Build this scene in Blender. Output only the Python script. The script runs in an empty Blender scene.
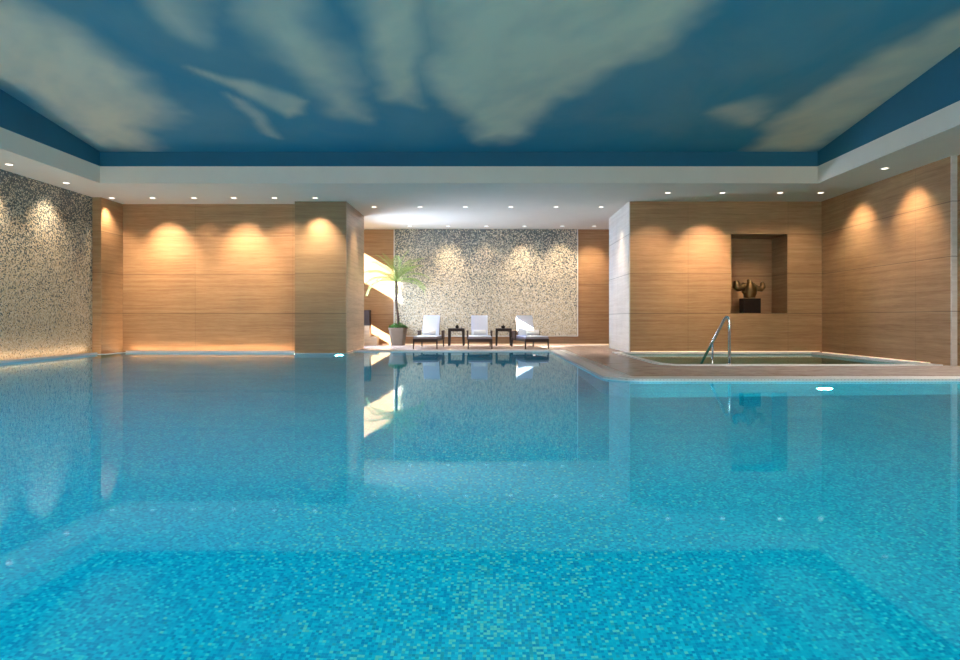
import bpy, bmesh, math, random
from mathutils import Vector, Matrix, noise, geometry
random.seed(7)
S = bpy.context.scene
COL = S.collection
R = math.radians
CAMZ = 0.8

# ---------------------------------------------------------------- camera, world, sun, exposure
cam_d = bpy.data.cameras.new('camera'); cam = bpy.data.objects.new('camera', cam_d); COL.objects.link(cam)
cam.location = (0, 0, CAMZ); cam.rotation_euler = (R(90), 0, 0)
cam_d.sensor_width = 36; cam_d.lens = 24.0
cam_d.shift_x = -8 / 960; cam_d.shift_y = -11 / 960
cam_d.clip_start = 0.05; cam_d.clip_end = 200
S.camera = cam
S.view_settings.view_transform = 'Standard'; S.view_settings.look = 'None'
S.view_settings.gamma = 1; S.view_settings.use_curve_mapping = False
S.view_settings.exposure = 0.12
try:
    S.cycles.use_denoising = True
    S.cycles.max_bounces = 10; S.cycles.diffuse_bounces = 5; S.cycles.glossy_bounces = 5
    S.cycles.transmission_bounces = 8; S.cycles.transparent_max_bounces = 8
    S.cycles.sample_clamp_indirect = 4.0; S.cycles.blur_glossy = 0.5
except Exception:
    pass
W = bpy.data.worlds.new('world'); S.world = W; W.use_nodes = True
W.node_tree.nodes['Background'].inputs[0].default_value = (0.55, 0.75, 1.0, 1)
W.node_tree.nodes['Background'].inputs[1].default_value = 1.5

def light(name, typ, loc, target=None, energy=10, color=(1, 1, 1), parent=None, **kw):
    d = bpy.data.lights.new(name, typ); d.energy = energy; d.color = color
    for k, v in kw.items(): setattr(d, k, v)
    o = bpy.data.objects.new(name, d); COL.objects.link(o); o.location = loc
    if target is not None:
        o.rotation_euler = (Vector(target) - Vector(loc)).to_track_quat('-Z', 'Y').to_euler()
    if parent is not None: o.parent = parent
    return o
SUN_D = Vector((1, 0.12, -0.58))
light('sun', 'SUN', (-12, 15, 9), Vector((-12, 15, 9)) + SUN_D, energy=260, color=(1, .97, .92), angle=R(0.6))
# added fill light, given as daylight from made-up windows behind the photographer
light('fill_front_left', 'AREA', (-4.8, -4.75, 1.5), (-4.8, 8, 4.2), energy=215, color=(1, .90, .78), shape='RECTANGLE', size=5.0, size_y=2.8)
light('fill_front_right', 'AREA', (3.8, -4.75, 1.5), (3.8, 8, 4.2), energy=215, color=(1, .90, .78), shape='RECTANGLE', size=5.0, size_y=2.8)
# daylight of the side window of the alcove
light('daylight_alcove', 'AREA', (-4.22, 18.35, 1.45), (4, 16.8, 1.1), energy=260, color=(.58, .74, 1), shape='RECTANGLE', size=1.5, size_y=2.1, spread=R(130))

# ---------------------------------------------------------------- node helpers
class NT:
    def __init__(s, name):
        s.m = bpy.data.materials.new(name); s.m.use_nodes = True
        s.t = s.m.node_tree; s.n = s.t.nodes; s.bsdf = s.n['Principled BSDF']; s.out = s.n['Material Output']
    def new(s, typ, **kw):
        n = s.n.new(typ)
        for k, v in kw.items(): setattr(n, k, v)
        return n
    def set(s, sock, v):
        if isinstance(v, bpy.types.NodeSocket): s.t.links.new(v, sock)
        elif isinstance(v, (tuple, list)) and len(v) == 3 and sock.type == 'RGBA': sock.default_value = (*v, 1)
        else: sock.default_value = v
    def math(s, op, a, b=0.0, c=None, clamp=False):
        n = s.new('ShaderNodeMath', operation=op, use_clamp=clamp)
        s.set(n.inputs[0], a); s.set(n.inputs[1], b)
        if c is not None: s.set(n.inputs[2], c)
        return n.outputs[0]
    def vmath(s, op, a, b=(0, 0, 0)):
        n = s.new('ShaderNodeVectorMath', operation=op); s.set(n.inputs[0], a); s.set(n.inputs[1], b)
        return n.outputs[0]
    def mix(s, f, a, b, mode='MIX'):
        n = s.new('ShaderNodeMix', data_type='RGBA', blend_type=mode)
        s.set(n.inputs[0], f); s.set(n.inputs[6], a); s.set(n.inputs[7], b)
        return n.outputs[2]
    def pos(s): return s.new('ShaderNodeNewGeometry').outputs['Position']
    def nor(s): return s.new('ShaderNodeNewGeometry').outputs['True Normal']
    def xyz(s, v):
        n = s.new('ShaderNodeSeparateXYZ'); s.set(n.inputs[0], v); return n.outputs
    def comb(s, x, y, z):
        n = s.new('ShaderNodeCombineXYZ')
        for i, v in enumerate((x, y, z)): s.set(n.inputs[i], v)
        return n.outputs[0]
    def noise(s, vec, scale=5, detail=3, rough=.5, dist=0):
        n = s.new('ShaderNodeTexNoise'); s.set(n.inputs['Vector'], vec); n.inputs['Scale'].default_value = scale
        n.inputs['Detail'].default_value = detail; n.inputs['Roughness'].default_value = rough; n.inputs['Distortion'].default_value = dist
        return n.outputs[0]
    def white(s, vec):
        n = s.new('ShaderNodeTexWhiteNoise', noise_dimensions='3D'); s.set(n.inputs[0], vec); return n.outputs
    def ramp(s, f, stops, interp='LINEAR'):
        n = s.new('ShaderNodeValToRGB'); e = n.color_ramp; e.interpolation = interp
        while len(e.elements) > 1: e.elements.remove(e.elements[-1])
        e.elements[0].position = stops[0][0]; e.elements[0].color = (*stops[0][1], 1)
        for p, c in stops[1:]:
            q = e.elements.new(p); q.color = (*c, 1)
        s.set(n.inputs[0], f); return n.outputs[0]
    def maprange(s, v, a, b, c=0.0, d=1.0):
        n = s.new('ShaderNodeMapRange'); s.set(n.inputs[0], v)
        for i, q in enumerate((a, b, c, d)): n.inputs[i + 1].default_value = q
        return n.outputs[0]
    def bump(s, h, strength=.2, dist=.01):
        n = s.new('ShaderNodeBump'); n.inputs['Strength'].default_value = strength; n.inputs['Distance'].default_value = dist
        s.set(n.inputs['Height'], h); s.t.links.new(n.outputs[0], s.bsdf.inputs['Normal'])
    def fin(s, col=None, rough=.5, metal=0.0, spec=.5):
        b = s.bsdf
        if col is not None: s.set(b.inputs['Base Color'], col)
        s.set(b.inputs['Roughness'], rough); s.set(b.inputs['Metallic'], metal); s.set(b.inputs['Specular IOR Level'], spec)
        return s.m

def plain(name, col, rough=.5, metal=0.0, spec=.5, var=.12, scale=20, bump=0):
    t = NT(name); tc = t.new('ShaderNodeTexCoord').outputs['Object']
    f = t.noise(tc, scale, 3)
    c = t.mix(f, tuple(x * (1 - var) for x in col), tuple(min(1, x * (1 + var)) for x in col))
    if bump: t.bump(t.noise(tc, scale * 4, 3), bump)
    return t.fin(c, rough, metal, spec)

def emis(name, col, strength):
    t = NT(name); t.bsdf.inputs['Base Color'].default_value = (*col, 1)
    t.bsdf.inputs['Emission Color'].default_value = (*col, 1); t.bsdf.inputs['Emission Strength'].default_value = strength
    return t.m

def travertine(name, a, b, c, joints=True, rough=.38):
    t = NT(name); P = t.pos(); x, y, z = t.xyz(P); nx, ny, nz = t.xyz(t.nor())
    side = t.math('GREATER_THAN', t.math('ABSOLUTE', nx), .5)
    u = t.math('ADD', t.math('MULTIPLY', y, side), t.math('MULTIPLY', x, t.math('SUBTRACT', 1.0, side)))
    warp = t.noise(t.comb(t.math('MULTIPLY', u, .8), side, t.math('MULTIPLY', z, 2.0)), 1.5, 2)
    zz = t.math('ADD', z, t.math('MULTIPLY', warp, .07))
    v1 = t.comb(t.math('MULTIPLY', u, .45), side, t.math('MULTIPLY', zz, 13.0))
    v2 = t.comb(t.math('MULTIPLY', u, 3.0), side, t.math('MULTIPLY', zz, 60.0))
    n1 = t.noise(v1, 1.3, 4, .6); n2 = t.noise(v2, 1.2, 3, .6)
    cloud = t.noise(t.comb(u, side, z), 1.6, 3, .6)
    # a tone of its own for every slab
    row = t.math('FLOOR', t.math('DIVIDE', t.math('ADD', z, .02), .945))
    colm = t.math('FLOOR', t.math('DIVIDE', t.math('ADD', u, t.math('MULTIPLY', row, .0)), 2.38))
    wn = t.white(t.comb(row, colm, side))[0]
    f = t.math('ADD', t.math('MULTIPLY', n1, .62), t.math('MULTIPLY', n2, .38))
    col = t.ramp(t.maprange(f, .25, .75), [(0, a), (.5, b), (1, c)])
    hsv = t.new('ShaderNodeHueSaturation'); t.set(hsv.inputs['Color'], col)
    t.set(hsv.inputs['Value'], t.math('ADD', t.math('MULTIPLY', wn, .10), t.math('ADD', .82, t.math('MULTIPLY', cloud, .3))))
    col = hsv.outputs[0]
    if joints:
        fz = t.math('FRACT', t.math('DIVIDE', t.math('ADD', z, .02), .945))
        fu = t.math('FRACT', t.math('DIVIDE', u, 2.38))
        jz = t.math('LESS_THAN', fz, .014); ju = t.math('LESS_THAN', fu, .0035)
        j = t.math('MULTIPLY', t.math('MAXIMUM', jz, t.math('MULTIPLY', ju, .6)), .62)
        col = t.mix(j, col, (.08, .045, .022))
    t.bump(n2, .08)
    return t.fin(col, rough, 0, .45)

def tiles(name, size, color_fn, grout, gw=.09, rough=.2, spec=.5, gfac=1.0):
    t = NT(name); P = t.pos()
    q = t.vmath('ADD', t.vmath('SCALE', P), (.37, .41, .43))
    q.node.inputs[0].links[0].from_node.inputs['Scale'].default_value = 1 / size
    cell = t.vmath('FLOOR', q); fr = t.xyz(t.vmath('FRACTION', q)); n = t.xyz(t.nor())
    w = t.white(cell)
    gs = None
    for i in range(3):
        g = t.math('MULTIPLY', t.math('LESS_THAN', fr[i], gw), t.math('LESS_THAN', t.math('ABSOLUTE', n[i]), .5))
        gs = g if gs is None else t.math('MAXIMUM', gs, g)
    col = color_fn(t, w, P)
    col = t.mix(t.math('MULTIPLY', gs, gfac), col, grout)
    return t.fin(col, rough, 0, spec)

def wall_mosaic_col(t, w, P):
    x, y, z = t.xyz(P)
    patch = t.noise(P, .9, 3, .6)
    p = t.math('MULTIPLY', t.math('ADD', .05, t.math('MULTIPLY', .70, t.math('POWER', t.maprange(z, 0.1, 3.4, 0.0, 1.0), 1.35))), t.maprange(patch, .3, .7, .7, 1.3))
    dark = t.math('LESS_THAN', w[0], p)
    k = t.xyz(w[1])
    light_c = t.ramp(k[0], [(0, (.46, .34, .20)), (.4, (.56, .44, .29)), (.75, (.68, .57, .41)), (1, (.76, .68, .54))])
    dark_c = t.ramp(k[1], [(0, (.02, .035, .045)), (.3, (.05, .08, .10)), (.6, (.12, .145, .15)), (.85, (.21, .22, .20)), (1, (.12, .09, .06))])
    return t.mix(dark, light_c, dark_c)

def pool_col(t, w, P):
    x, y, z = t.xyz(P)
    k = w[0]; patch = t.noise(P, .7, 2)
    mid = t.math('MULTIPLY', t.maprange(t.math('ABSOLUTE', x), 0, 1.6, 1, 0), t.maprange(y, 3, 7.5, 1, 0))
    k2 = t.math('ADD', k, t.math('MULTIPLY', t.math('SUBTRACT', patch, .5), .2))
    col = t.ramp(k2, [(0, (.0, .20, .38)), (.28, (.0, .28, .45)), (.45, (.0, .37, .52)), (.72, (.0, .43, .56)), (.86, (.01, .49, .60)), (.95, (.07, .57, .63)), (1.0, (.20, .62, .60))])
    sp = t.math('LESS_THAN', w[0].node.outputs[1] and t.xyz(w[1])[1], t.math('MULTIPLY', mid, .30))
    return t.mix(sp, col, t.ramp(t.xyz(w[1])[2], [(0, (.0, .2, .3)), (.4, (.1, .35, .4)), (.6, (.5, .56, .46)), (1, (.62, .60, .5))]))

def tub_col(t, w, P):
    return t.ramp(w[0], [(0, (.30, .33, .22)), (.5, (.42, .44, .30)), (.8, (.55, .54, .38)), (1, (.7, .68, .5))])

M = {}
M['wall_stone'] = travertine('travertine_slabs', (.25, .118, .050), (.41, .225, .108), (.54, .335, .18))
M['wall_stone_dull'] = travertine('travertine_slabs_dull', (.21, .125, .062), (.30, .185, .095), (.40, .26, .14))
M['step_stone'] = travertine('travertine_blocks', (.30, .19, .11), (.48, .32, .20), (.60, .43, .28), joints=False)
M['lit_side_stone'] = travertine('travertine_daylit_slabs', (.58, .51, .45), (.70, .64, .58), (.80, .75, .70))  # pale copy of the wall travertine, daylight on side faces put into its colour
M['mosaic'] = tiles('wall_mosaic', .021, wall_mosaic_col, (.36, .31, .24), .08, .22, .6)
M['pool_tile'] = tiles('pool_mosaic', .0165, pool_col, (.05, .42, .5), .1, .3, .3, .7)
M['tub_tile'] = tiles('tub_mosaic', .03, tub_col, (.45, .45, .34), .1, .3, .3)
def deck_mat():
    t = NT('deck_marble'); P = t.pos()
    a = t.noise(t.vmath('MULTIPLY', P, (1, 1.6, 1)), 2.2, 6, .62, .8); b = t.noise(P, 9, 4, .6)
    f = t.math('ADD', t.math('MULTIPLY', a, .7), t.math('MULTIPLY', b, .3))
    col = t.ramp(t.maprange(f, .3, .7), [(0, (.27, .19, .165)), (.45, (.44, .34, .305)), (.75, (.50, .41, .38)), (1, (.66, .58, .55))])
    return t.fin(col, .24, 0, .4)
M['deck'] = deck_mat()
def grate_mat():
    t = NT('coping_grate'); x, y, z = t.xyz(t.pos()); d = t.math('ADD', x, y)
    s = t.math('LESS_THAN', t.math('FRACT', t.math('MULTIPLY', d, 22)), .3)
    return t.fin(t.mix(t.math('MULTIPLY', s, .5), (.72, .68, .66), (.2, .15, .13)), .3)
M['coping'] = grate_mat()
M['white_stone'] = plain('white_marble', (.86, .84, .82), .25, var=.06)
M['plaster'] = plain('soffit_plaster', (.88, .80, .69), .8, var=.03, scale=3)
M['cove_blue'] = plain('cove_blue_paint', (.010, .13, .22), .7, var=.06, scale=2)
M['led'] = emis('led_strip', (1, .74, .50), .75)
M['lamp'] = emis('lamp_lens', (1, .90, .76), 3.0)
M['uw_lamp'] = emis('underwater_lens', (.80, 1, .95), 28.0)
M['pane'] = emis('daylit_pane', (.8, .9, 1), 1.0)
M['trim_white'] = plain('lamp_trim_paint', (.8, .78, .74), .4)
M['steel'] = plain('polished_steel', (.78, .79, .80), .14, 1.0, var=.03)
M['bronze'] = plain('aged_bronze', (.22, .135, .06), .42, 1.0, var=.5, scale=14, bump=.3)
M['black'] = plain('black_lacquer', (.014, .008, .006), .7, spec=.15, var=.2)
M['dark_wood'] = plain('dark_stained_wood', (.024, .012, .009), .5, spec=.3, var=.4, scale=14)
M['rattan'] = plain('dark_rattan', (.055, .028, .018), .6, var=.5, scale=60, bump=.5)
M['towel'] = plain('white_terry_shade_tint', (.68, .72, .86), .95, spec=.1, var=.04, scale=40, bump=.3)  # white towel, lavender of the shaded daylight mixed into its colour
M['roll'] = plain('white_rolled_terry', (.86, .87, .90), .95, spec=.1, var=.06, scale=30, bump=.3)
M['cushion'] = plain('grey_violet_cushion', (.22, .20, .25), .9, spec=.1, var=.1)
M['pot'] = plain('taupe_planter', (.15, .105, .07), .6, var=.12, scale=9, bump=.1)
M['soil'] = plain('planter_soil', (.04, .025, .015), .95, var=.5, scale=60)
M['bark'] = plain('palm_bark', (.06, .035, .022), .9, var=.5, scale=40, bump=.6)
M['leaf'] = plain('palm_leaf', (.30, .40, .10), .5, var=.35, scale=3)
M['cover'] = plain('ground_leaf', (.07, .20, .03), .55, var=.5, scale=30)
M['petal'] = plain('white_petal', (.85, .78, .7), .6)
def water_mat():
    t = NT('pool_water'); P = t.pos()
    t.n.remove(t.bsdf)
    g = t.new('ShaderNodeBsdfRefraction'); g.inputs['Color'].default_value = (.30, .97, 1, 1); g.inputs['IOR'].default_value = 1.33
    g.inputs['Roughness'].default_value = 0.0
    gl = t.new('ShaderNodeBsdfGlossy'); gl.inputs['Color'].default_value = (.74, .93, 1, 1); gl.inputs['Roughness'].default_value = 0.03
    fr = t.new('ShaderNodeFresnel'); fr.inputs['IOR'].default_value = 1.28
    mx = t.new('ShaderNodeMixShader')
    h = t.math('ADD', t.noise(P, 1.3, 2, .5), t.math('MULTIPLY', t.noise(P, 5.0, 2, .5), .12))
    b = t.new('ShaderNodeBump'); b.inputs['Strength'].default_value = .02; b.inputs['Distance'].default_value = .05
    t.set(b.inputs['Height'], h); 
    for q in (g, gl, fr): t.t.links.new(b.outputs[0], q.inputs['Normal'])
    t.t.links.new(fr.outputs[0], mx.inputs[0]); t.t.links.new(g.outputs[0], mx.inputs[1]); t.t.links.new(gl.outputs[0], mx.inputs[2])
    t.t.links.new(mx.outputs[0], t.out.inputs[0])
    return t.m
M['water'] = water_mat()

# ---------------------------------------------------------------- mesh helpers
def tag(o, label=None, cat=None, group=None, kind=None):
    if label: o['label'] = label
    if cat: o['category'] = cat
    if group: o['group'] = group
    if kind: o['kind'] = kind
    return o
def link(name, bm, mats, parent=None, smooth=False, kind=None, loc=None):
    me = bpy.data.meshes.new(name); bm.normal_update(); bm.to_mesh(me); bm.free()
    for m in (mats if isinstance(mats, (list, tuple)) else [mats]): me.materials.append(m)
    if smooth:
        for p in me.polygons: p.use_smooth = True
    o = bpy.data.objects.new(name, me); COL.objects.link(o)
    if parent is not None: o.parent = parent
    if loc is not None: o.location = loc
    if kind: o['kind'] = kind
    return o
def empty(name, loc, rz=0, label=None, cat=None, group=None):
    o = bpy.data.objects.new(name, None); COL.objects.link(o); o.location = loc; o.rotation_euler = (0, 0, rz)
    o.empty_display_size = .1
    return tag(o, label, cat, group)
def copy_tree(o, parent=None):
    c = o.copy(); COL.objects.link(c)
    if parent is not None: c.parent = parent
    for ch in list(o.children): copy_tree(ch, c)
    return c
def box(bm, x0, x1, y0, y1, z0, z1, bevel=0, mi=0, mat=None):
    r = bmesh.ops.create_cube(bm, size=1)
    vs = r['verts']
    for v in vs:
        v.co = Vector(((x0 + x1) / 2 + v.co.x * (x1 - x0), (y0 + y1) / 2 + v.co.y * (y1 - y0), (z0 + z1) / 2 + v.co.z * (z1 - z0)))
    fs = set(f for v in vs for f in v.link_faces)
    if bevel:
        es = list(set(e for v in vs for e in v.link_edges))
        rr = bmesh.ops.bevel(bm, geom=es, offset=bevel, segments=2, affect='EDGES', profile=.5)
        fs = set(rr['faces']) | set(f for f in fs if f.is_valid)
        vs = list(set(v for f in fs for v in f.verts))
    for f in fs: f.material_index = mi
    if mat is not None:
        for v in vs: v.co = mat @ v.co
    return vs
def tube(bm, pts, rads, seg=10, cap=True):
    pts = [Vector(p) for p in pts]
    if not isinstance(rads, (list, tuple)): rads = [rads] * len(pts)
    rings = []; up = None
    for i, p in enumerate(pts):
        a = pts[max(i - 1, 0)]; b = pts[min(i + 1, len(pts) - 1)]
        d = (b - a).normalized()
        if up is None: up = Vector((0, 0, 1)) if abs(d.z) < .9 else Vector((0, 1, 0))
        n = d.cross(up).normalized(); up = n.cross(d).normalized()
        rings.append([bm.verts.new(p + (n * math.cos(2 * math.pi * k / seg) + up * math.sin(2 * math.pi * k / seg)) * rads[i]) for k in range(seg)])
    for a, b in zip(rings, rings[1:]):
        for k in range(seg): bm.faces.new((a[k], a[(k + 1) % seg], b[(k + 1) % seg], b[k]))
    if cap:
        bm.faces.new(rings[0][::-1]); bm.faces.new(rings[-1])
def lathe(bm, prof, seg=24, center=(0, 0, 0), square=0):
    rings = []; c = Vector(center)
    for r, z in prof:
        ring = []
        for k in range(seg):
            a = 2 * math.pi * k / seg
            q = 1.0
            if square: q = 1 / (abs(math.cos(a)) ** square + abs(math.sin(a)) ** square) ** (1 / square)
            ring.append(bm.verts.new(c + Vector((math.cos(a) * r * q, math.sin(a) * r * q, z))))
        rings.append(ring)
    for a, b in zip(rings, rings[1:]):
        for k in range(seg): bm.faces.new((a[k], a[(k + 1) % seg], b[(k + 1) % seg], b[k]))
    bm.faces.new(rings[0][::-1]); bm.faces.new(rings[-1])
def prism(bm, outer, holes, z0, z1, top_mi=0, side_mi=0, bot_mi=None):
    loops = [[Vector((x, y, 0)) for x, y in outer]] + [[Vector((x, y, 0)) for x, y in h] for h in holes]
    tris = geometry.tessellate_polygon(loops)
    flat = [p for l in loops for p in l]
    T = [bm.verts.new((p.x, p.y, z1)) for p in flat]; B = [bm.verts.new((p.x, p.y, z0)) for p in flat]
    for a, b, c in tris:
        if (flat[b] - flat[a]).cross(flat[c] - flat[a]).z < 0: a, c = c, a
        f = bm.faces.new((T[a], T[b], T[c])); f.material_index = top_mi
        f = bm.faces.new((B[c], B[b], B[a])); f.material_index = side_mi if bot_mi is None else bot_mi
    o = 0
    for li, l in enumerate(loops):
        n = len(l); area = sum(l[i].x * l[(i + 1) % n].y - l[(i + 1) % n].x * l[i].y for i in range(n))
        for i in range(n):
            a, b = o + i, o + (i + 1) % n
            q = (B[a], B[b], T[b], T[a])
            if (area > 0) != (li == 0): q = q[::-1]
            f = bm.faces.new(q); f.material_index = side_mi
        o += n
def arc(cx, cy, r, a0, a1, n=8):
    return [(cx + r * math.cos(R(a0 + (a1 - a0) * i / n)), cy + r * math.sin(R(a0 + (a1 - a0) * i / n))) for i in range(n + 1)]
def strip(bm, pts, w, z0, z1):
    """band of width w lying to the left of the path"""
    P = [Vector((x, y, 0)) for x, y in pts]; off = []
    for i, p in enumerate(P):
        d0 = (P[i] - P[i - 1]).normalized() if i else (P[1] - P[0]).normalized()
        d1 = (P[i + 1] - P[i]).normalized() if i < len(P) - 1 else d0
        n0 = Vector((-d0.y, d0.x, 0)); n1 = Vector((-d1.y, d1.x, 0)); m = (n0 + n1).normalized()
        off.append(p + m * (w / max(.4, m.dot(n0))))
    outer = [(p.x, p.y) for p in P] + [(p.x, p.y) for p in reversed(off)]
    prism(bm, outer, [], z0, z1)

# ---------------------------------------------------------------- geometry of the hall
HZ = 3.6           # soffit underside
FLOOR_P = -1.6; WZ = -0.012
XL, XR = -9.1, 7.95
YB = 20.0
TX0, TX1, TY0, TY1 = -8.0, 6.8, -4.0, 13.2     # ceiling tray

# walls
def wall_obj(name, boxes, mat):
    bm = bmesh.new()
    for b in boxes: box(bm, *b)
    return link(name, bm, mat, kind='structure')
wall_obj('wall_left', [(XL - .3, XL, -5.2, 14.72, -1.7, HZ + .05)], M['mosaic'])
wall_obj('wall_left_return', [(XL - .3, -8.9, 14.72, 15.9, -1.7, HZ + .05)], M['wall_stone'])
wall_obj('wall_back_left', [(-8.9, -4.6, 15.6, 15.9, -1.7, HZ + .05)], M['wall_stone'])
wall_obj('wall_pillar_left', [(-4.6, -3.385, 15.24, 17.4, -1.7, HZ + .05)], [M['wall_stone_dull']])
wall_obj('wall_back_alcove', [(-4.7, 4.9, YB, YB + .3, -.1, 5.5)], M['wall_stone'])
# right wall, with a niche cut in its face
NX0, NX1, NZ0, NZ1, NY = 5.79, 7.13, .94, 2.82, 16.08
wall_obj('wall_niche', [(3.385, NX0, 15.24, 17.77, -.1, HZ + .05), (NX1, 8.3, 15.24, 17.77, -.1, HZ + .05),
                       (NX0, NX1, 15.24, 17.77, -.1, NZ0), (NX0, NX1, 15.24, 17.77, NZ1, HZ + .05),
                       (NX0, NX1, NY, 17.77, NZ0, NZ1)], M['wall_stone'])
wall_obj('wall_niche_side', [(3.36, 3.385, 15.241, 17.77, 0, HZ + .04)], M['lit_side_stone'])
wall_obj('wall_pillar_side', [(-3.385, -3.37, 15.241, 17.4, 0, HZ + .04)], M['step_stone'])
wall_obj('wall_right', [(XR, XR + .5, 11.0, 15.24, -.1, HZ + .05)], M['wall_stone'])
wall_obj('wall_right_end', [(XR, XR + .095, 10.97, 11.0, 0, HZ + .04)], M['lit_side_stone'])
wall_obj('wall_right_front', [(8.045, 8.5, -5.2, 10.97, -1.7, HZ + .05)], M['wall_stone'])
wall_obj('wall_alcove_right', [(4.6, 4.9, 17.77, YB, -.1, HZ + .05)], M['wall_stone'])
# unseen wall behind the photographer, two tall windows added for fill light
wall_obj('wall_front', [(-9.4, 8.5, -5.2, -4.9, -1.7, .4), (-9.4, 8.5, -5.2, -4.9, 3.4, HZ + .05), (-9.4, -7.4, -5.2, -4.9, .4, 3.4),
                        (-2.2, 1.2, -5.2, -4.9, .4, 3.4), (6.4, 8.5, -5.2, -4.9, .4, 3.4)], M['plaster'])
for i, (a, b) in enumerate(((-7.4, -2.2), (1.2, 6.4))):
    bm = bmesh.new(); box(bm, a, b, -5.08, -5.02, .4, 3.4)
    link('unseen_window_%d' % (i + 1), bm, M['pane'], kind='structure')
# unseen alcove wall, openings shaped to throw the sun patches: (y0,y1,z0,z1)
ops = [(19.72, 19.99, 2.25, 3.19), (19.78, 19.99, .79, 1.08), (17.42, 17.85, 3.43, 3.95)]
ys = sorted({17.4, YB, *[v for o in ops for v in o[:2]]}); zs = sorted({-.1, 5.5, *[v for o in ops for v in o[2:]]})
bxs = []
for y0, y1 in zip(ys, ys[1:]):
    for z0, z1 in zip(zs, zs[1:]):
        cy, cz = (y0 + y1) / 2, (z0 + z1) / 2
        if not any(o[0] < cy < o[1] and o[2] < cz < o[3] for o in ops): bxs.append((-4.44, -4.4, y0, y1, z0, z1))
wall_obj('wall_alcove_left', bxs, M['plaster'])
wall_obj('wall_added_shaft', [(-4.44, -4.0, 17.36, 17.4, HZ + .05, 5.5), (-4.0, -3.96, 17.4, YB, HZ + .3, 5.5), (-4.44, -3.96, 17.36, YB, 5.5, 5.6)], M['plaster'])  # unseen capped shaft, added to let the sun in over the soffit edge
bm = bmesh.new(); box(bm, -4.39, -4.36, 17.62, 19.2, .35, 3.15); link('unseen_window_3', bm, M['pane'], kind='structure')

# mosaic feature panel in the alcove with its pale metal frame
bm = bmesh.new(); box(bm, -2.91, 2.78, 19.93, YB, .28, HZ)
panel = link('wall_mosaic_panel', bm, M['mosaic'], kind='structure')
bm = bmesh.new(); box(bm, 2.78, 2.805, 19.92, YB, .255, HZ); box(bm, -2.935, 2.78, 19.92, YB, .255, .28); box(bm, -2.935, -2.91, 19.92, YB, .28, HZ)
link('trim_1', bm, M['trim_white'], kind='structure')

# pool basin
bm = bmesh.new()
box(bm, XL - .3, 8.5, -5.2, 17.4, FLOOR_P - .15, FLOOR_P)
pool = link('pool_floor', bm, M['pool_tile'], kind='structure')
# liner of the basin against the walls
bm = bmesh.new()
box(bm, XL, XL + .06, 1.2, 15.6, FLOOR_P, -.02); box(bm, XL, -4.6, 15.52, 15.6, FLOOR_P, -.02)
box(bm, -4.62, -3.33, 15.16, 15.24, FLOOR_P, -.02); box(bm, -3.385, -3.33, 15.24, 16.0, FLOOR_P, -.02)
box(bm, 7.97, 8.045, 1.2, 8.35, FLOOR_P, -.02)
link('pool_wall', bm, M['pool_tile'], kind='structure')
# water: one sheet over the basin
wat = [(XL + .001, 1.2), (8.04, 1.2), (8.04, 8.36), (2.06, 8.36)] + [(p[0], p[1]) for p in arc(2.06, 8.85, .49, 270, 180)] + [(1.57, 16.01), (-3.38, 16.01), (-3.38, 15.23), (-4.61, 15.23), (-4.61, 15.59), (XL + .001, 15.59)]
bm = bmesh.new(); vs = [bm.verts.new((x, y, WZ)) for x, y in wat]; f = bm.faces.new(vs)
f.normal_update()
if f.normal.z < 0: f.normal_flip()
bmesh.ops.triangulate(bm, faces=bm.faces[:])
w = link('pool_water', bm, M['water']); tag(w, 'still turquoise water filling the large swimming pool', 'water', kind='stuff')

# decks
tub_o = [(3.5, 11.0), (7.75, 11.0), (7.75, 15.24), (3.0, 15.24), (3.0, 11.5)] + arc(3.5, 11.5, .5, 180, 270)[1:-1]
deck = [(-3.385, 16.0), (1.56, 16.0), (1.56, 8.85)] + arc(2.06, 8.85, .5, 180, 270)[1:] + [(8.045, 8.35), (8.045, 10.97), (8.045, 15.24), (3.385, 15.24), (3.385, 17.77), (4.6, 17.77), (4.6, YB), (-4.4, YB), (-4.4, 17.4), (-3.385, 17.4)]
bm = bmesh.new(); prism(bm, deck, [tub_o[::-1]], -.10, 0.0, 0, 2); prism(bm, deck, [tub_o[::-1]], FLOOR_P, -.10, 1, 1)
link('floor', bm, [M['deck'], M['pool_tile'], M['white_stone']], kind='structure')
bm = bmesh.new(); box(bm, -9.4, 8.5, -5.2, 1.2, FLOOR_P, 0.0); link('floor_front', bm, M['deck'], kind='structure')
# coping along the pool edge
edge = [(-3.37, 16.0), (1.56, 16.0), (1.56, 8.85)] + arc(2.06, 8.85, .5, 180, 270)[1:] + [(8.045, 8.35)]
bm = bmesh.new(); strip(bm, edge, .42, .001, .012); link('trim_2', bm, M['coping'], kind='structure')
bm = bmesh.new(); strip(bm, [(x, y) for x, y in edge], .24, .0125, .02); link('trim_3', bm, M['white_stone'], kind='structure')
# hot tub: border, basin, water
ring = tub_o; cx_, cy_ = 5.4, 13.1
bm = bmesh.new()
tub_i = [(3.5, 11.1), (7.65, 11.1), (7.65, 15.14), (3.1, 15.14), (3.1, 11.5)] + arc(3.5, 11.5, .4, 180, 270)[1:-1]
out2 = [(3.5, 10.96), (7.79, 10.96), (7.79, 15.238), (2.96, 15.238), (2.96, 11.5)] + arc(3.5, 11.5, .54, 180, 270)[1:-1]
prism(bm, out2, [tub_i[::-1]], -.03, .02); link('trim_4', bm, M['white_stone'], kind='structure')
bm = bmesh.new()
prism(bm, tub_o, [tub_i[::-1]], -.9, -.03); box(bm, 3.0, 7.75, 11.0, 15.24, -1.0, -.9)
box(bm, 3.1, 7.65, 14.6, 15.14, -.9, -.42); box(bm, 3.1, 3.6, 11.6, 14.6, -.9, -.42)
box(bm, 3.7, 4.7, 11.1, 11.5, -.9, -.3)
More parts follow.
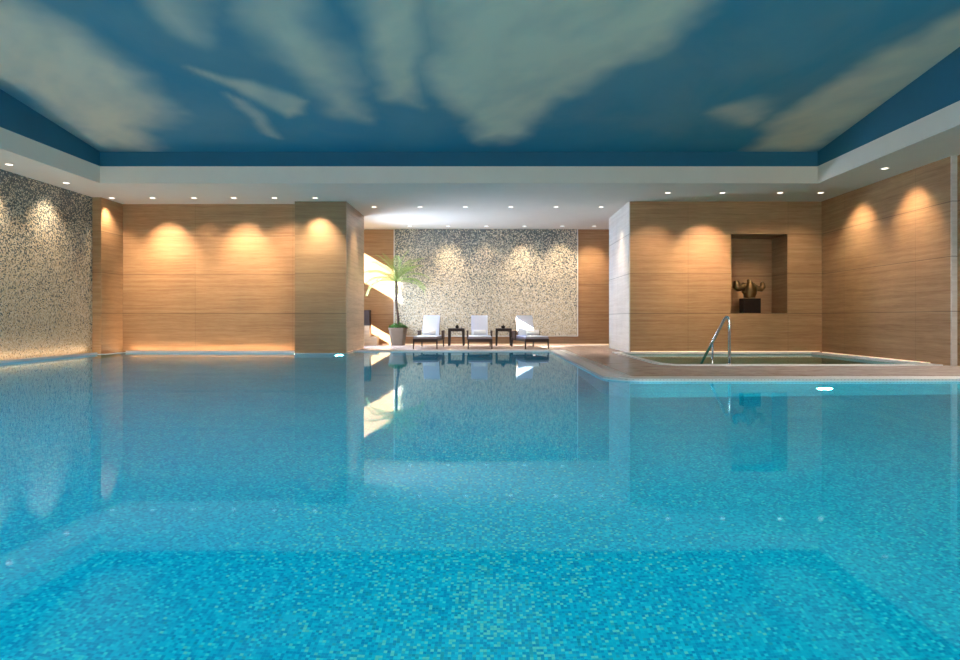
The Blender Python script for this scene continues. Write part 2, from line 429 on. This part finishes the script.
link('hot_tub_basin', bm, M['tub_tile'], kind='structure')
bm = bmesh.new(); f = bm.faces.new([bm.verts.new((x, y, -.035)) for x, y in tub_i]); f.normal_update()
if f.normal.z < 0: f.normal_flip()
bmesh.ops.triangulate(bm, faces=bm.faces[:])
tag(link('tub_water', bm, M['water']), 'shallow clear water in the hot tub below the niche', 'water', kind='stuff')
# ledges and light strips along the foot of the walls
bm = bmesh.new()
box(bm, XL, XL + .14, 1.2, 14.72, -.06, .0); box(bm, XL, -8.9 + .12, 14.66, 15.6, -.06, .0)
box(bm, -8.9, -4.6, 15.46, 15.6, -.06, .0); box(bm, -4.66, -3.31, 15.17, 15.24, -.06, -.01); box(bm, -3.385, -3.31, 15.17, 16.0, -.06, -.01)
box(bm, XL + .14, XL + .165, 1.2, 14.64, -.06, .035); box(bm, -8.74, -4.67, 15.435, 15.46, -.06, .035)
link('trim_5', bm, M['white_stone'], kind='structure')
bm = bmesh.new()
box(bm, XL, XL + .012, 1.2, 14.7, .001, .014); box(bm, -8.7, -4.62, 15.585, 15.6, .001, .014)
link('trim_6', bm, M['led'], kind='structure')
bm = bmesh.new()
box(bm, -3.3, 4.6, 19.985, YB, .004, .024)
box(bm, 3.4, 7.9, 15.225, 15.24, .021, .035); box(bm, 7.935, 7.95, 11.5, 15.2, .004, .02)
link('trim_7', bm, M['led'], kind='structure')
bm = bmesh.new(); box(bm, -3.4, -3.37, 15.4, 17.4, .004, .02)
link('trim_8', bm, M['led'], kind='structure')

# ceiling: soffit ring with tray opening
sof = [(-9.4, -5.2), (8.5, -5.2), (8.5, YB + .3), (-4.0, YB + .3), (-4.0, 17.4), (-9.4, 17.4)]
tray = [(TX0, TY0), (TX1, TY0), (TX1, TY1), (TX0, TY1)]
bm = bmesh.new(); prism(bm, sof, [tray[::-1]], HZ, 3.95); link('ceiling_soffit', bm, M['plaster'], kind='structure')
def ceil_z(y):
    return 4.25 + .12 * (13.2 - y) if y > 4 else 4.25 + .12 * 9.2 - .12 * (4 - y)
bm = bmesh.new()
for (xa, ya), (xb, yb) in ((tray[0], tray[1]), (tray[1], tray[2]), (tray[2], tray[3]), (tray[3], tray[0])):
    n = 12; cols = []
    for i in range(n + 1):
        x = xa + (xb - xa) * i / n; y = ya + (yb - ya) * i / n
        cols.append((bm.verts.new((x, y, 3.949)), bm.verts.new((x, y, ceil_z(y) + .02))))
    for a, b in zip(cols, cols[1:]): bm.faces.new((a[0], b[0], b[1], a[1]))
link('ceiling_cove', bm, M['cove_blue'], kind='structure')
# painted sky: cloud shapes traced in picture terms, then set onto the tilted ceiling plane
def pix_to_ceil(px, py):
    s = (319 - py) / 640.0
    d = (4.25 - CAMZ + .12 * 13.2) / (s + .12)
    return ((px - 488) / 640.0 * d, d)
clouds = [
    ([(-60, -20), (10, -5), (60, 22), (95, 45), (130, 72), (165, 112), (160, 125), (135, 130), (148, 152), (100, 146), (60, 118), (20, 92), (-60, 60)], 1.0, .50),
    ([(140, -20), (200, -25), (200, 10), (196, 38), (178, 36), (160, 18)], .75, .4),
    ([(228, -30), (290, -30), (322, 30), (346, 62), (360, 92), (362, 116), (338, 112), (305, 80), (270, 52), (240, 18)], .85, .45),
    ([(190, 69), (212, 73), (245, 80), (285, 94), (306, 102), (303, 114), (288, 117), (262, 103), (238, 88), (210, 78)], .8, .16),
    ([(228, 94), (245, 100), (262, 115), (272, 128), (278, 138), (270, 136), (252, 120), (236, 106)], .6, .14),
    ([(372, -40), (432, -40), (430, 20), (424, 70), (416, 104), (392, 100), (372, 80), (362, 40)], .95, .3),
    ([(440, -50), (760, -50), (700, 10), (650, 50), (598, 78), (556, 98), (540, 120), (520, 136), (482, 140), (470, 118), (442, 96), (430, 60)], 1.0, .36),
    ([(714, 112), (724, 105), (742, 102), (760, 103), (770, 109), (766, 119), (752, 126), (732, 126), (718, 121)], .7, .34),
    ([(752, 148), (770, 128), (800, 104), (850, 76), (900, 50), (960, 16), (1040, -20), (1040, 30), (960, 56), (905, 92), (868, 118), (824, 149), (790, 153)], .95, .4),
]
def sd_poly(p, poly):
    d = 1e9; inside = False; n = len(poly)
    for i in range(n):
        ax, ay = poly[i]; bx, by = poly[(i + 1) % n]
        ex, ey = bx - ax, by - ay; wx, wy = p[0] - ax, p[1] - ay
        t = max(0, min(1, (wx * ex + wy * ey) / (ex * ex + ey * ey)))
        d = min(d, (wx - ex * t) ** 2 + (wy - ey * t) ** 2)
        if (ay > p[1]) != (by > p[1]) and p[0] < (bx - ax) * (p[1] - ay) / (by - ay) + ax: inside = not inside
    return (-1 if inside else 1) * math.sqrt(d)
cl = [([pix_to_ceil(*q) for q in poly], a, s) for poly, a, s in clouds]
bm = bmesh.new(); lay = bm.verts.layers.float.new('cloud')
nx = 190; ysamp = [13.2 - i * .055 for i in range(int((13.2 - 7.2) / .055) + 1)] + [7.0 - i * .4 for i in range(8)] + [4.0, 2, 0, -2, -4.0]
grid = []
for y in ysamp:
    row = []
    for i in range(nx + 1):
        x = TX0 + (TX1 - TX0) * i / nx
        v = bm.verts.new((x, y, ceil_z(y)))
        q = Vector((x * 1.1, y * 1.1, 0)); wv = noise.noise_vector(q * 1.2) * .26 + noise.noise_vector(q * 4) * .07
        p = (x + wv.x, y + wv.y); m = 0
        for poly, a, s in cl:
            wk = min(1, s / .36) ** .9; d = sd_poly((x + wv.x * wk, y + wv.y * wk), poly)
            if d < s * 1.2:
                k = max(0, min(1, .5 - d / s * .55)); m = max(m, a * k * k * (3 - 2 * k))
        tex = .5 + .5 * noise.fractal(Vector((x * 1.3 + y * .6, y * .9, 3)), .8, 2.1, 5)
        v[lay] = max(0, min(1, m * (.72 + .42 * tex)))
        row.append(v)
    grid.append(row)
for a, b in zip(grid, grid[1:]):
    for i in range(nx): bm.faces.new((a[i], a[i + 1], b[i + 1], b[i]))
def sky_mat():
    t = NT('painted_sky'); P = t.pos()
    at = t.new('ShaderNodeAttribute', attribute_name='cloud').outputs['Fac']
    x, y, z = t.xyz(P)
    n = t.noise(t.vmath('MULTIPLY', P, (1, .8, 1)), .55, 4, .55, .4)
    base = t.mix(t.maprange(n, .35, .65), (.06, .25, .35), (.13, .29, .35))
    edge = t.maprange(y, 11.6, 13.2, 0, .7)
    base = t.mix(edge, base, (.012, .19, .31))
    col = t.mix(at, base, (.76, .68, .53))
    return t.fin(col, .75, 0, .15)
link('ceiling', bm, sky_mat(), smooth=True, kind='structure')

# ---------------------------------------------------------------- ceiling downlights
def downlight_proto():
    t = empty('ceiling_light', (0, 0, HZ))
    bm = bmesh.new()
    prof = [(.052, -.002), (.075, -.006), (.080, -.003), (.080, 0)]
    rings = [[bm.verts.new((r * math.cos(2 * math.pi * k / 20), r * math.sin(2 * math.pi * k / 20), z)) for k in range(20)] for r, z in prof]
    for a, b in zip(rings, rings[1:]):
        for k in range(20): bm.faces.new((a[k], b[k], b[(k + 1) % 20], a[(k + 1) % 20]))
    link('trim_ring', bm, M['trim_white'], t)
    bm = bmesh.new(); bmesh.ops.create_circle(bm, cap_ends=True, radius=.056, segments=20)
    for v in bm.verts: v.co.z = -.004
    for f in bm.faces:
        f.normal_update()
        if f.normal.z > 0: f.normal_flip()
    link('lens', bm, M['lamp'], t)
    return t
DL = downlight_proto(); used = False
def downlight(x, y, label, group, aim=None, power=0, angle=62):
    global used
    o = DL if not used else copy_tree(DL); used = True
    o.location = (x, y, HZ); o['label'] = label; o['category'] = 'light'; o['group'] = group
    if aim is not None and power:
        light('downlight_beam', 'SPOT', (x, y, HZ - .03), aim, energy=power * 4.2, color=(1, .81, .58), spot_size=R(angle + 24), spot_blend=1.0, shadow_soft_size=.06)
G1 = 'downlights along the left soffit'
for i, (y, lb) in enumerate(((11.6, 'recessed downlight over the left mosaic wall, nearest one at the picture edge'), (13.17, 'recessed downlight over the left mosaic wall, second from the picture edge'))):
    downlight(-8.68, y, lb, G1, (XL, y, 1.3), 40, 70)
G2 = 'downlights along the back left soffit'
names = ['at the corner by the mosaic wall, leftmost of the row', 'second from the mosaic corner', 'third from the mosaic corner', 'fourth from the mosaic corner', 'second from the left pillar', 'directly over the left pillar front']
for i, (x, p) in enumerate(zip((-8.7, -7.76, -6.8, -5.88, -4.94, -4.0), (45, 130, 22, 105, 50, 100))):
    yw = 15.24 if i == 5 else 15.6
    downlight(x, 14.8, 'recessed downlight, back left soffit, ' + names[i], G2, (x if i else -8.9, yw if i else 15.3, 1.85), p, 56)
G3 = 'downlights in front of the niche wall'
names = ['first right of the pillar corner', 'left of the niche', 'above the niche', 'at the right corner']
for i, (x, p) in enumerate(zip((3.99, 5.2, 6.48, 7.38), (40, 110, 18, 18))):
    downlight(x, 14.2, 'recessed downlight before the niche wall, ' + names[i], G3, (x - .1, 15.24, 1.75), p, 50)
downlight(7.38, 11.9, 'recessed downlight over the right stone wall, nearest the camera', G3, (XR, 11.95, 1.9), 48, 68)
for y_ in (9.6, 7.3):
    light('downlight_beam', 'SPOT', (7.38, y_, HZ - .04), (5.6, y_ + .2, 0), energy=420, color=(1, .93, .84), spot_size=R(120), spot_blend=1.0, shadow_soft_size=.06)
light('downlight_beam', 'SPOT', (7.38, 13.6, HZ - .04), (XR, 13.7, 1.9), energy=200, color=(1, .81, .58), spot_size=R(92), spot_blend=1.0, shadow_soft_size=.04)
G4 = 'alcove downlights, front row'
names = ['leftmost', 'second from left', 'third from left', 'third from right', 'second from right', 'rightmost']
for i, x in enumerate((-2.85, -1.7, -.57, .57, 1.7, 2.83)):
    downlight(x, 16.0, 'small downlight in the front row of the alcove ceiling, ' + names[i], G4, (x, 16.4, 0), 50, 70)
G5 = 'alcove downlights, wall row'
for i, (x, p) in enumerate(zip((-2.36, -1.2, -.05, 1.1, 2.24, 3.2), (8, 44, 16, 44, 44, 44))):
    downlight(x, 19.3, 'small downlight close to the mosaic panel, ' + names[i] + ' of the wall row', G5, (x, 19.97, 1.7), p, 56)

# concealed warm strips at the foot of the walls, shining up
def strip_light(p0, p1, out, power):
    p0, p1 = Vector(p0), Vector(p1); c = (p0 + p1) / 2; L = (p1 - p0).length
    d = bpy.data.lights.new('foot_strip', 'AREA'); d.shape = 'RECTANGLE'; d.size = L; d.size_y = .05; d.energy = power; d.color = (1, .74, .5)
    o = bpy.data.objects.new('foot_strip', d); COL.objects.link(o); o.location = c
    xa = (p1 - p0).normalized(); za = -(Vector((0, 0, 1)) + Vector(out) * 1.0).normalized(); ya = za.cross(xa).normalized()
    o.rotation_euler = Matrix((xa, ya, za)).transposed().to_euler()
strip_light((-8.7, 15.56, .012), (-4.7, 15.56, .012), (0, -1, 0), 30)
strip_light((XL + .05, 14.5, .012), (XL + .05, 3, .012), (1, 0, 0), 62)
strip_light((-3.0, 19.88, .03), (4.5, 19.88, .03), (0, -1, 0), 5)
# ---------------------------------------------------------------- underwater lamps
def uw(x, y, z, nrm, label, power, col):
    n = Vector(nrm).normalized()
    t = empty('underwater_light', (x, y, z), 0, label, 'light', 'underwater pool lights')
    t.rotation_euler = n.to_track_quat('Z', 'Y').to_euler()
    bm = bmesh.new(); lathe(bm, [(.12, 0), (.12, .015), (.10, .022), (.09, .012)], 24); link('bezel', bm, M['steel'], t)
    bm = bmesh.new(); lathe(bm, [(.088, .012), (.07, .026), (.03, .032)], 24); link('lens', bm, M['uw_lamp'], t, smooth=True)
    if power:
        p = Vector((x, y, z)) + n * .06
        light('underwater_beam', 'AREA', p, p + n + Vector((0, 0, -.12)), energy=power, color=col, shape='DISK', size=.18)
CY = (.7, 1, .86); BL = (.40, .84, 1)
uw(-3.5, 15.14, -.7, (0, -1, 0), 'underwater lamp glowing at the foot of the left pillar', 330, BL)
uw(4.36, 8.34, -.85, (0, -1, 0), 'underwater lamp glowing below the deck edge right of the handrail', 200, CY)
for x, p in ((-6.5, 260), (-2.6, 260), (0.4, 330), (3.4, 200), (6.6, 160)):  # added lamps without fixtures on the unseen near wall, brightening the pool
    light('underwater_beam', 'AREA', (x, 1.26, -.45), (x, 9, -1.0), energy=p * .68, color=(BL if x < -1 else CY), shape='DISK', size=.3)
for y, p in ((4.0, 300), (8.8, 850)):  # more added lamps, on the side walls out of view, for the far water
    light('underwater_beam', 'AREA', (XL + .1, y, -.5), (XL + 4, y, -1.1), energy=p * .75, color=BL, shape='DISK', size=.3)
light('underwater_beam', 'AREA', (7.95, 5.0, -.5), (4, 5.0, -1.1), energy=90, color=CY, shape='DISK', size=.3)
light('tub_beam', 'AREA', (5.6, 11.14, -.35), (5.6, 13, -.7), energy=22, color=(1, .97, .85), shape='DISK', size=.3)

# ---------------------------------------------------------------- stone steps in the alcove
t = empty('stone_steps', (-3.9, 19.3, 0), 0, 'low travertine steps behind the left pillar, beside the potted palm', 'steps')
bm = bmesh.new(); box(bm, -.5, .56, 0, .32, 0, .27, .006); link('step', bm, M['step_stone'], t)
bm = bmesh.new(); box(bm, -.5, .32, .02, .32, .271, .60, .004); link('riser_block', bm, M['step_stone'], t)
bm = bmesh.new(); box(bm, -.5, .32, .02, .32, .601, 1.07, .004); link('dark_cap', bm, M['dark_wood'], t)['label'] = 'dark brown upper panel'

# ---------------------------------------------------------------- sun loungers
def lounger():
    root = empty('sun_lounger', (0, 0, 0))          # local: foot end at y=0, head end at +y
    w = .33
    bm = bmesh.new()                                 # frame rails
    for s in (-1, 1): box(bm, s * w - .022 * (s > 0) - 0, s * w + .022 * (s < 0), 0, 1.62, .20, .27, .006)
    box(bm, -w, w, 0, .03, .19, .27, .005); box(bm, -w, w, 1.59, 1.62, .20, .27, .005)
    for k in range(12): box(bm, -w + .02, w - .02, .08 + k * .095, .13 + k * .095, .225, .245)
    link('frame', bm, M['dark_wood'], root)
    for (x, y) in ((-w + .02, .03), (w - .02, .03), (-w + .02, 1.52), (w - .02, 1.52)):
        bm = bmesh.new(); tube(bm, [(x, y, .22), (x * 1.02, y + (-.02 if y < .5 else .05), 0)], [.024, .015], 8); link('leg', bm, M['dark_wood'], root)
    for s in (-1, 1):
        bm = bmesh.new()
        box(bm, s * (w + .01) - .03, s * (w + .01) + .03, 1.0, 1.42, .44, .475, .012)
        tube(bm, [(s * (w + .01), 1.03, .22), (s * (w + .01), 1.01, .45)], .022, 8)
        tube(bm, [(s * (w + .01), 1.38, .22), (s * (w + .01), 1.40, .45)], .022, 8)
        box(bm, s * (w + .01) - .012, s * (w + .01) + .012, 1.04, 1.38, .26, .45)
        link('armrest', bm, M['rattan'], root)
    # back frame and cushions
    ang = R(64); L = .63
    mt = Matrix.Translation((0, 1.12, .30)) @ Matrix.Rotation(ang, 4, 'X')
    bm = bmesh.new(); box(bm, -.24, .24, 0, L, -.055, -.02, .008, mat=mt)
    tube(bm, [mt @ Vector((-.2, .45, -.05)), (-.2, 1.55, .25)], .012, 6); tube(bm, [mt @ Vector((.2, .45, -.05)), (.2, 1.55, .25)], .012, 6)
    link('back_frame', bm, M['rattan'], root)
    bm = bmesh.new(); box(bm, -w + .005, w - .005, -.005, 1.14, .265, .325, .02); link('seat_cushion', bm, M['cushion'], root, smooth=False)
    # towel spread over the seat and the back
    bm = bmesh.new(); box(bm, -w + .03, w - .03, .0, 1.13, .322, .345, .01)
    link('seat_towel', bm, M['towel'], root)
    bm = bmesh.new(); box(bm, -.235, .235, .02, L + .03, -.02, .045, .018, mat=mt); link('back_towel', bm, M['towel'], root)
    return root
def towel_roll(loc, rz, label):
    bm = bmesh.new()
    for a, b in zip([0], [0]):
        pts = []; n = 46
        for i in range(n + 1):          # spiral section
            a = i / n * 2 * math.pi * 2.6; r = .026 + .050 * i / n
            pts.append((math.cos(a) * r, math.sin(a) * r))
        for sx in (-.2, .2): pass
        A = [bm.verts.new((-.17, p[0], p[1] + .079)) for p in pts]; B = [bm.verts.new((.17, p[0], p[1] + .079)) for p in pts]
        for i in range(n): bm.faces.new((A[i], A[i + 1], B[i + 1], B[i]))
    o = link('rolled_towel', bm, M['roll'], smooth=True, loc=loc); o.rotation_euler = (0, 0, rz)
    md = o.modifiers.new('thick', 'SOLIDIFY'); md.thickness = .009; md.offset = 0
    tag(o, label, 'towel', 'rolled towels on the loungers')
    return o
LG = 'sun loungers facing the pool'
L1 = lounger(); spots = [(-1.67, 17.0, -2.5, 'dark lounger with white towels beside the potted palm, leftmost of three'),
                         (-.21, 17.0, 1.5, 'dark lounger with white towels standing between the two side tables'),
                         (1.30, 16.95, 11.0, 'dark lounger turned askew with sun across its back, rightmost of three')]
for i, (x, y, a, lb) in enumerate(spots):
    o = L1 if i == 0 else copy_tree(L1)
    o.location = (x, y, 0); o.rotation_euler = (0, 0, R(a)); tag(o, lb, 'lounger', LG)
    lp = [(.0, .90), (.0, .90), (.10, .84)][i]
    p = Matrix.Rotation(R(a), 3, 'Z') @ Vector((lp[0], lp[1], 0))
    towel_roll((x + p.x, y + p.y, .345), R(a), ['rolled white towel on the lounger beside the palm', 'rolled white towel on the middle lounger', 'rolled white towel on the right lounger in sunlight'][i])

# ---------------------------------------------------------------- side tables
def side_table():
    root = empty('side_table', (0, 0, 0)); h = .52; a = .24
    bm = bmesh.new(); box(bm, -a, a, -a, a, h - .035, h, .006); link('table_top', bm, M['dark_wood'], root)
    bm = bmesh.new()
    for s in (-1, 1):
        box(bm, -a + .04, a - .04, s * (a - .03) - .012, s * (a - .03) + .012, h - .09, h - .035)
        box(bm, s * (a - .03) - .012, s * (a - .03) + .012, -a + .04, a - .04, h - .09, h - .035)
    link('apron', bm, M['dark_wood'], root)
    for sx in (-1, 1):
        for sy in (-1, 1):
            bm = bmesh.new(); r = bmesh.ops.create_cube(bm, size=1)
            for v in r['verts']:
                top = v.co.z > 0; t_ = .036 if top else .024
                v.co = Vector((sx * (a - .035) + (0 if top else sx * .012) + v.co.x * 2 * t_, sy * (a - .035) + v.co.y * 2 * t_, h - .035 if top else 0))
            link('leg', bm, M['dark_wood'], root)
    return root
T1 = side_table(); T1.location = (-.95, 19.3, 0); tag(T1, 'small square dark wooden side table left of the middle lounger', 'table', 'side tables')
T2 = copy_tree(T1); T2.location = (.47, 19.3, 0); T2['label'] = 'small square dark wooden side table between middle and right loungers'
# vase with blossom; incense bowl
t = empty('flower_vase', (-.93, 19.3, .52), 0, 'small dark vase with a white blossom on the left side table', 'vase')
bm = bmesh.new(); lathe(bm, [(.03, 0), (.055, .025), (.055, .05), (.028, .085), (.033, .10)], 18); link('vase', bm, M['black'], t, smooth=True)
bm = bmesh.new(); tube(bm, [(0, 0, .09), (.006, 0, .15)], .004, 6); link('stem', bm, M['cover'], t)
bm = bmesh.new()
for k in range(6):
    a = k * math.pi / 3; c = Vector((math.cos(a), math.sin(a), 0))
    s = Vector((-c.y, c.x, 0)); o_ = Vector((.006, 0, .15))
    vs = [bm.verts.new(o_), bm.verts.new(o_ + c * .03 + s * .018 + Vector((0, 0, .03))), bm.verts.new(o_ + c * .045 + Vector((0, 0, .055))), bm.verts.new(o_ + c * .03 - s * .018 + Vector((0, 0, .03)))]
    bm.faces.new(vs)
link('blossom', bm, M['petal'], t)
t = empty('lidded_bowl', (.46, 19.3, .52), 0, 'small dark lidded bowl on the right side table', 'bowl')
bm = bmesh.new(); lathe(bm, [(.035, 0), (.06, .02), (.07, .05), (.066, .055)], 20); link('bowl', bm, M['black'], t, smooth=True)
bm = bmesh.new(); lathe(bm, [(.064, .056), (.05, .07), (.018, .082), (.012, .088), (.02, .10), (.006, .112)], 20); link('lid', bm, M['black'], t, smooth=True)

# ---------------------------------------------------------------- potted palm
t = empty('potted_palm', (-2.73, 19.42, 0), 0, 'tall slender palm in a tapered taupe planter left of the loungers', 'plant')
bm = bmesh.new(); lathe(bm, [(.19, 0), (.245, .42), (.26, .50), (.275, .50), (.275, .535), (.24, .535), (.235, .47)], 40, square=7); link('planter', bm, M['pot'], t)
bm = bmesh.new(); lathe(bm, [(.232, .475), (.2, .49)], 24, square=7); link('soil', bm, M['soil'], t)
bm = bmesh.new()
rnd = random.Random(3)
for k in range(800):
    a = rnd.uniform(0, 6.283); r = .25 * math.sqrt(rnd.random()) * 1.05; z = .51 + rnd.uniform(.0, .19) * (1.1 - r / .3) + .01
    c = Vector((math.cos(a) * r, math.sin(a) * r, z)); d = Vector((math.cos(a) * .6 + rnd.uniform(-.6, .6), math.sin(a) * .6 + rnd.uniform(-.6, .6), rnd.uniform(-.1, .8))).normalized()
    s = d.cross(Vector((0, 0, 1))).normalized(); l = rnd.uniform(.035, .07)
    bm.faces.new([bm.verts.new(c), bm.verts.new(c + d * l * .5 + s * l * .3), bm.verts.new(c + d * l), bm.verts.new(c + d * l * .5 - s * l * .3)])
link('ground_cover', bm, M['cover'], t)
bm = bmesh.new()
pts = [(0 + .015 * math.sin(i * .6) - .004 * i, 0, .47 + i * .1) for i in range(16)]
tube(bm, pts, [.040 - .0008 * i + (.004 if i % 2 else 0) for i in range(16)], 10); link('trunk', bm, M['bark'], t)
top = Vector(pts[-1]) + Vector((0, 0, -.04))
nf = 22
for k in range(nf):
    a = k * 2.39996; lift = R(84 - 78 * (k / nf) + rnd.uniform(-6, 6)); ln = rnd.uniform(.95, 1.2) * (.9 if k < 4 else 1)
    hd = Vector((math.cos(a), math.sin(a) * .55, 0)).normalized()
    bm = bmesh.new(); p = top.copy(); el = lift; path = []; n = 14
    for i in range(n + 1):
        path.append(p.copy()); el -= (.06 + .085 * (k / nf)) * (.3 + 1.2 * i / n); p = p + (hd * math.cos(el) + Vector((0, 0, 1)) * math.sin(el)) * ln / n
    tube(bm, path, [.009 - .0075 * i / n for i in range(n + 1)], 5)
    for i in range(2, n * 3 + 1):
        f_ = i / (n * 3); q = f_ * n; j = min(int(q), n - 1); c = path[j].lerp(path[j + 1], q - j); tg = (path[j + 1] - path[j]).normalized()
        sd = tg.cross(Vector((0, 0, 1))).normalized(); l = (.22 * math.sin(math.pi * min(1, f_ * .82 + .12)) + .03) * rnd.uniform(.85, 1.1)
        for s in (-1, 1):
            dr = (sd * s * .85 + tg * .65 + Vector((0, 0, rnd.uniform(.0, .3)))).normalized()
            e = c + dr * l + Vector((0, 0, -.35 * l)); mid = c + dr * l * .45; wv = tg * .0075
            bm.faces.new([bm.verts.new(c - wv * .5), bm.verts.new(mid - wv), bm.verts.new(e), bm.verts.new(mid + wv)])
    for v in bm.verts:          # keep fronds clear of the wall behind
        if v.co.y > .48: v.co.y = .48 - (v.co.y - .48) * .05
    link('frond', bm, M['leaf'], t)

# ---------------------------------------------------------------- handrail of the hot tub
t = empty('handrail', (4.16, 11.1, 0), 0, 'polished steel handrail at the front edge of the hot tub', 'handrail')
bm = bmesh.new()
pts = [(0, 0, .012), (0, 0, .74)] + [(-.035 * (1 - math.cos(R(a))), 0 + .03 * (1 - math.cos(R(a))), .74 + .09 * math.sin(R(a))) for a in (20, 45, 70, 90)] + [(-.065, .05, .80), (-.17, .30, .42), (-.30, .62, -.06)]
tube(bm, pts, .024, 12); link('rail', bm, M['steel'], t, smooth=True)
bm = bmesh.new(); tube(bm, [(-.178, .32, .40), (-.178, .32, -.4)], .019, 10); link('post', bm, M['steel'], t, smooth=True)
bm = bmesh.new(); tube(bm, [(-.30, .62, -.05), (-.30, .62, -.5)], .02, 10); link('post', bm, M['steel'], t, smooth=True)
bm = bmesh.new(); lathe(bm, [(.055, 0.0), (.055, .012), (.03, .022)], 20, (0, 0, .012)); link('flange', bm, M['steel'], t)
t.location.z = .008
t.location.y = 11.03

# ---------------------------------------------------------------- sculpture in the niche
bm = bmesh.new(); box(bm, -.19, .235, -.13, .13, .002, .36, .004)
pl = link('plinth', bm, M['black'], loc=(6.37, 15.62, NZ0)); tag(pl, 'square black plinth under the bronze sculpture in the wall niche', 'plinth')
t = empty('bronze_sculpture', (6.37, 15.62, NZ0 + .375), 0, 'squat bronze sculpture with two upturned arms on a black plinth', 'sculpture'); t.scale = (.86, .86, .9)
bm = bmesh.new()
lathe(bm, [(.12, 0), (.155, .015), (.15, .05), (.175, .10), (.185, .20), (.18, .28), (.15, .33), (.11, .37), (.10, .40), (.08, .44), (.03, .46)], 20, (.02, 0, 0))
for v in bm.verts:
    v.co += noise.noise_vector(v.co * 9) * .02
link('body', bm, M['bronze'], t, smooth=True)
bm = bmesh.new(); tube(bm, [(-.05, 0, .30), (-.13, -.01, .33), (-.22, -.02, .28), (-.30, -.02, .27), (-.36, -.01, .33), (-.35, 0, .40), (-.29, 0, .42)], [.085, .08, .085, .105, .115, .10, .06], 12)
link('arm', bm, M['bronze'], t, smooth=True)
bm = bmesh.new(); tube(bm, [(.08, 0, .34), (.16, -.01, .30), (.24, -.02, .25), (.32, -.02, .24), (.385, -.01, .30), (.385, 0, .38), (.36, 0, .43)], [.085, .075, .075, .085, .085, .07, .045], 12)
link('arm', bm, M['bronze'], t, smooth=True)
for (x, z, r) in ((-.02, .47, .045), (.05, .45, .035), (-.16, .38, .04), (.13, .38, .04), (-.23, .17, .06)):
    bm = bmesh.new(); bmesh.ops.create_icosphere(bm, subdivisions=2, radius=r)
    for v in bm.verts: v.co += noise.noise_vector(v.co * 14) * r * .35 + Vector((x if x > -.2 else -.15, 0, z))
    link('knob', bm, M['bronze'], t, smooth=True)
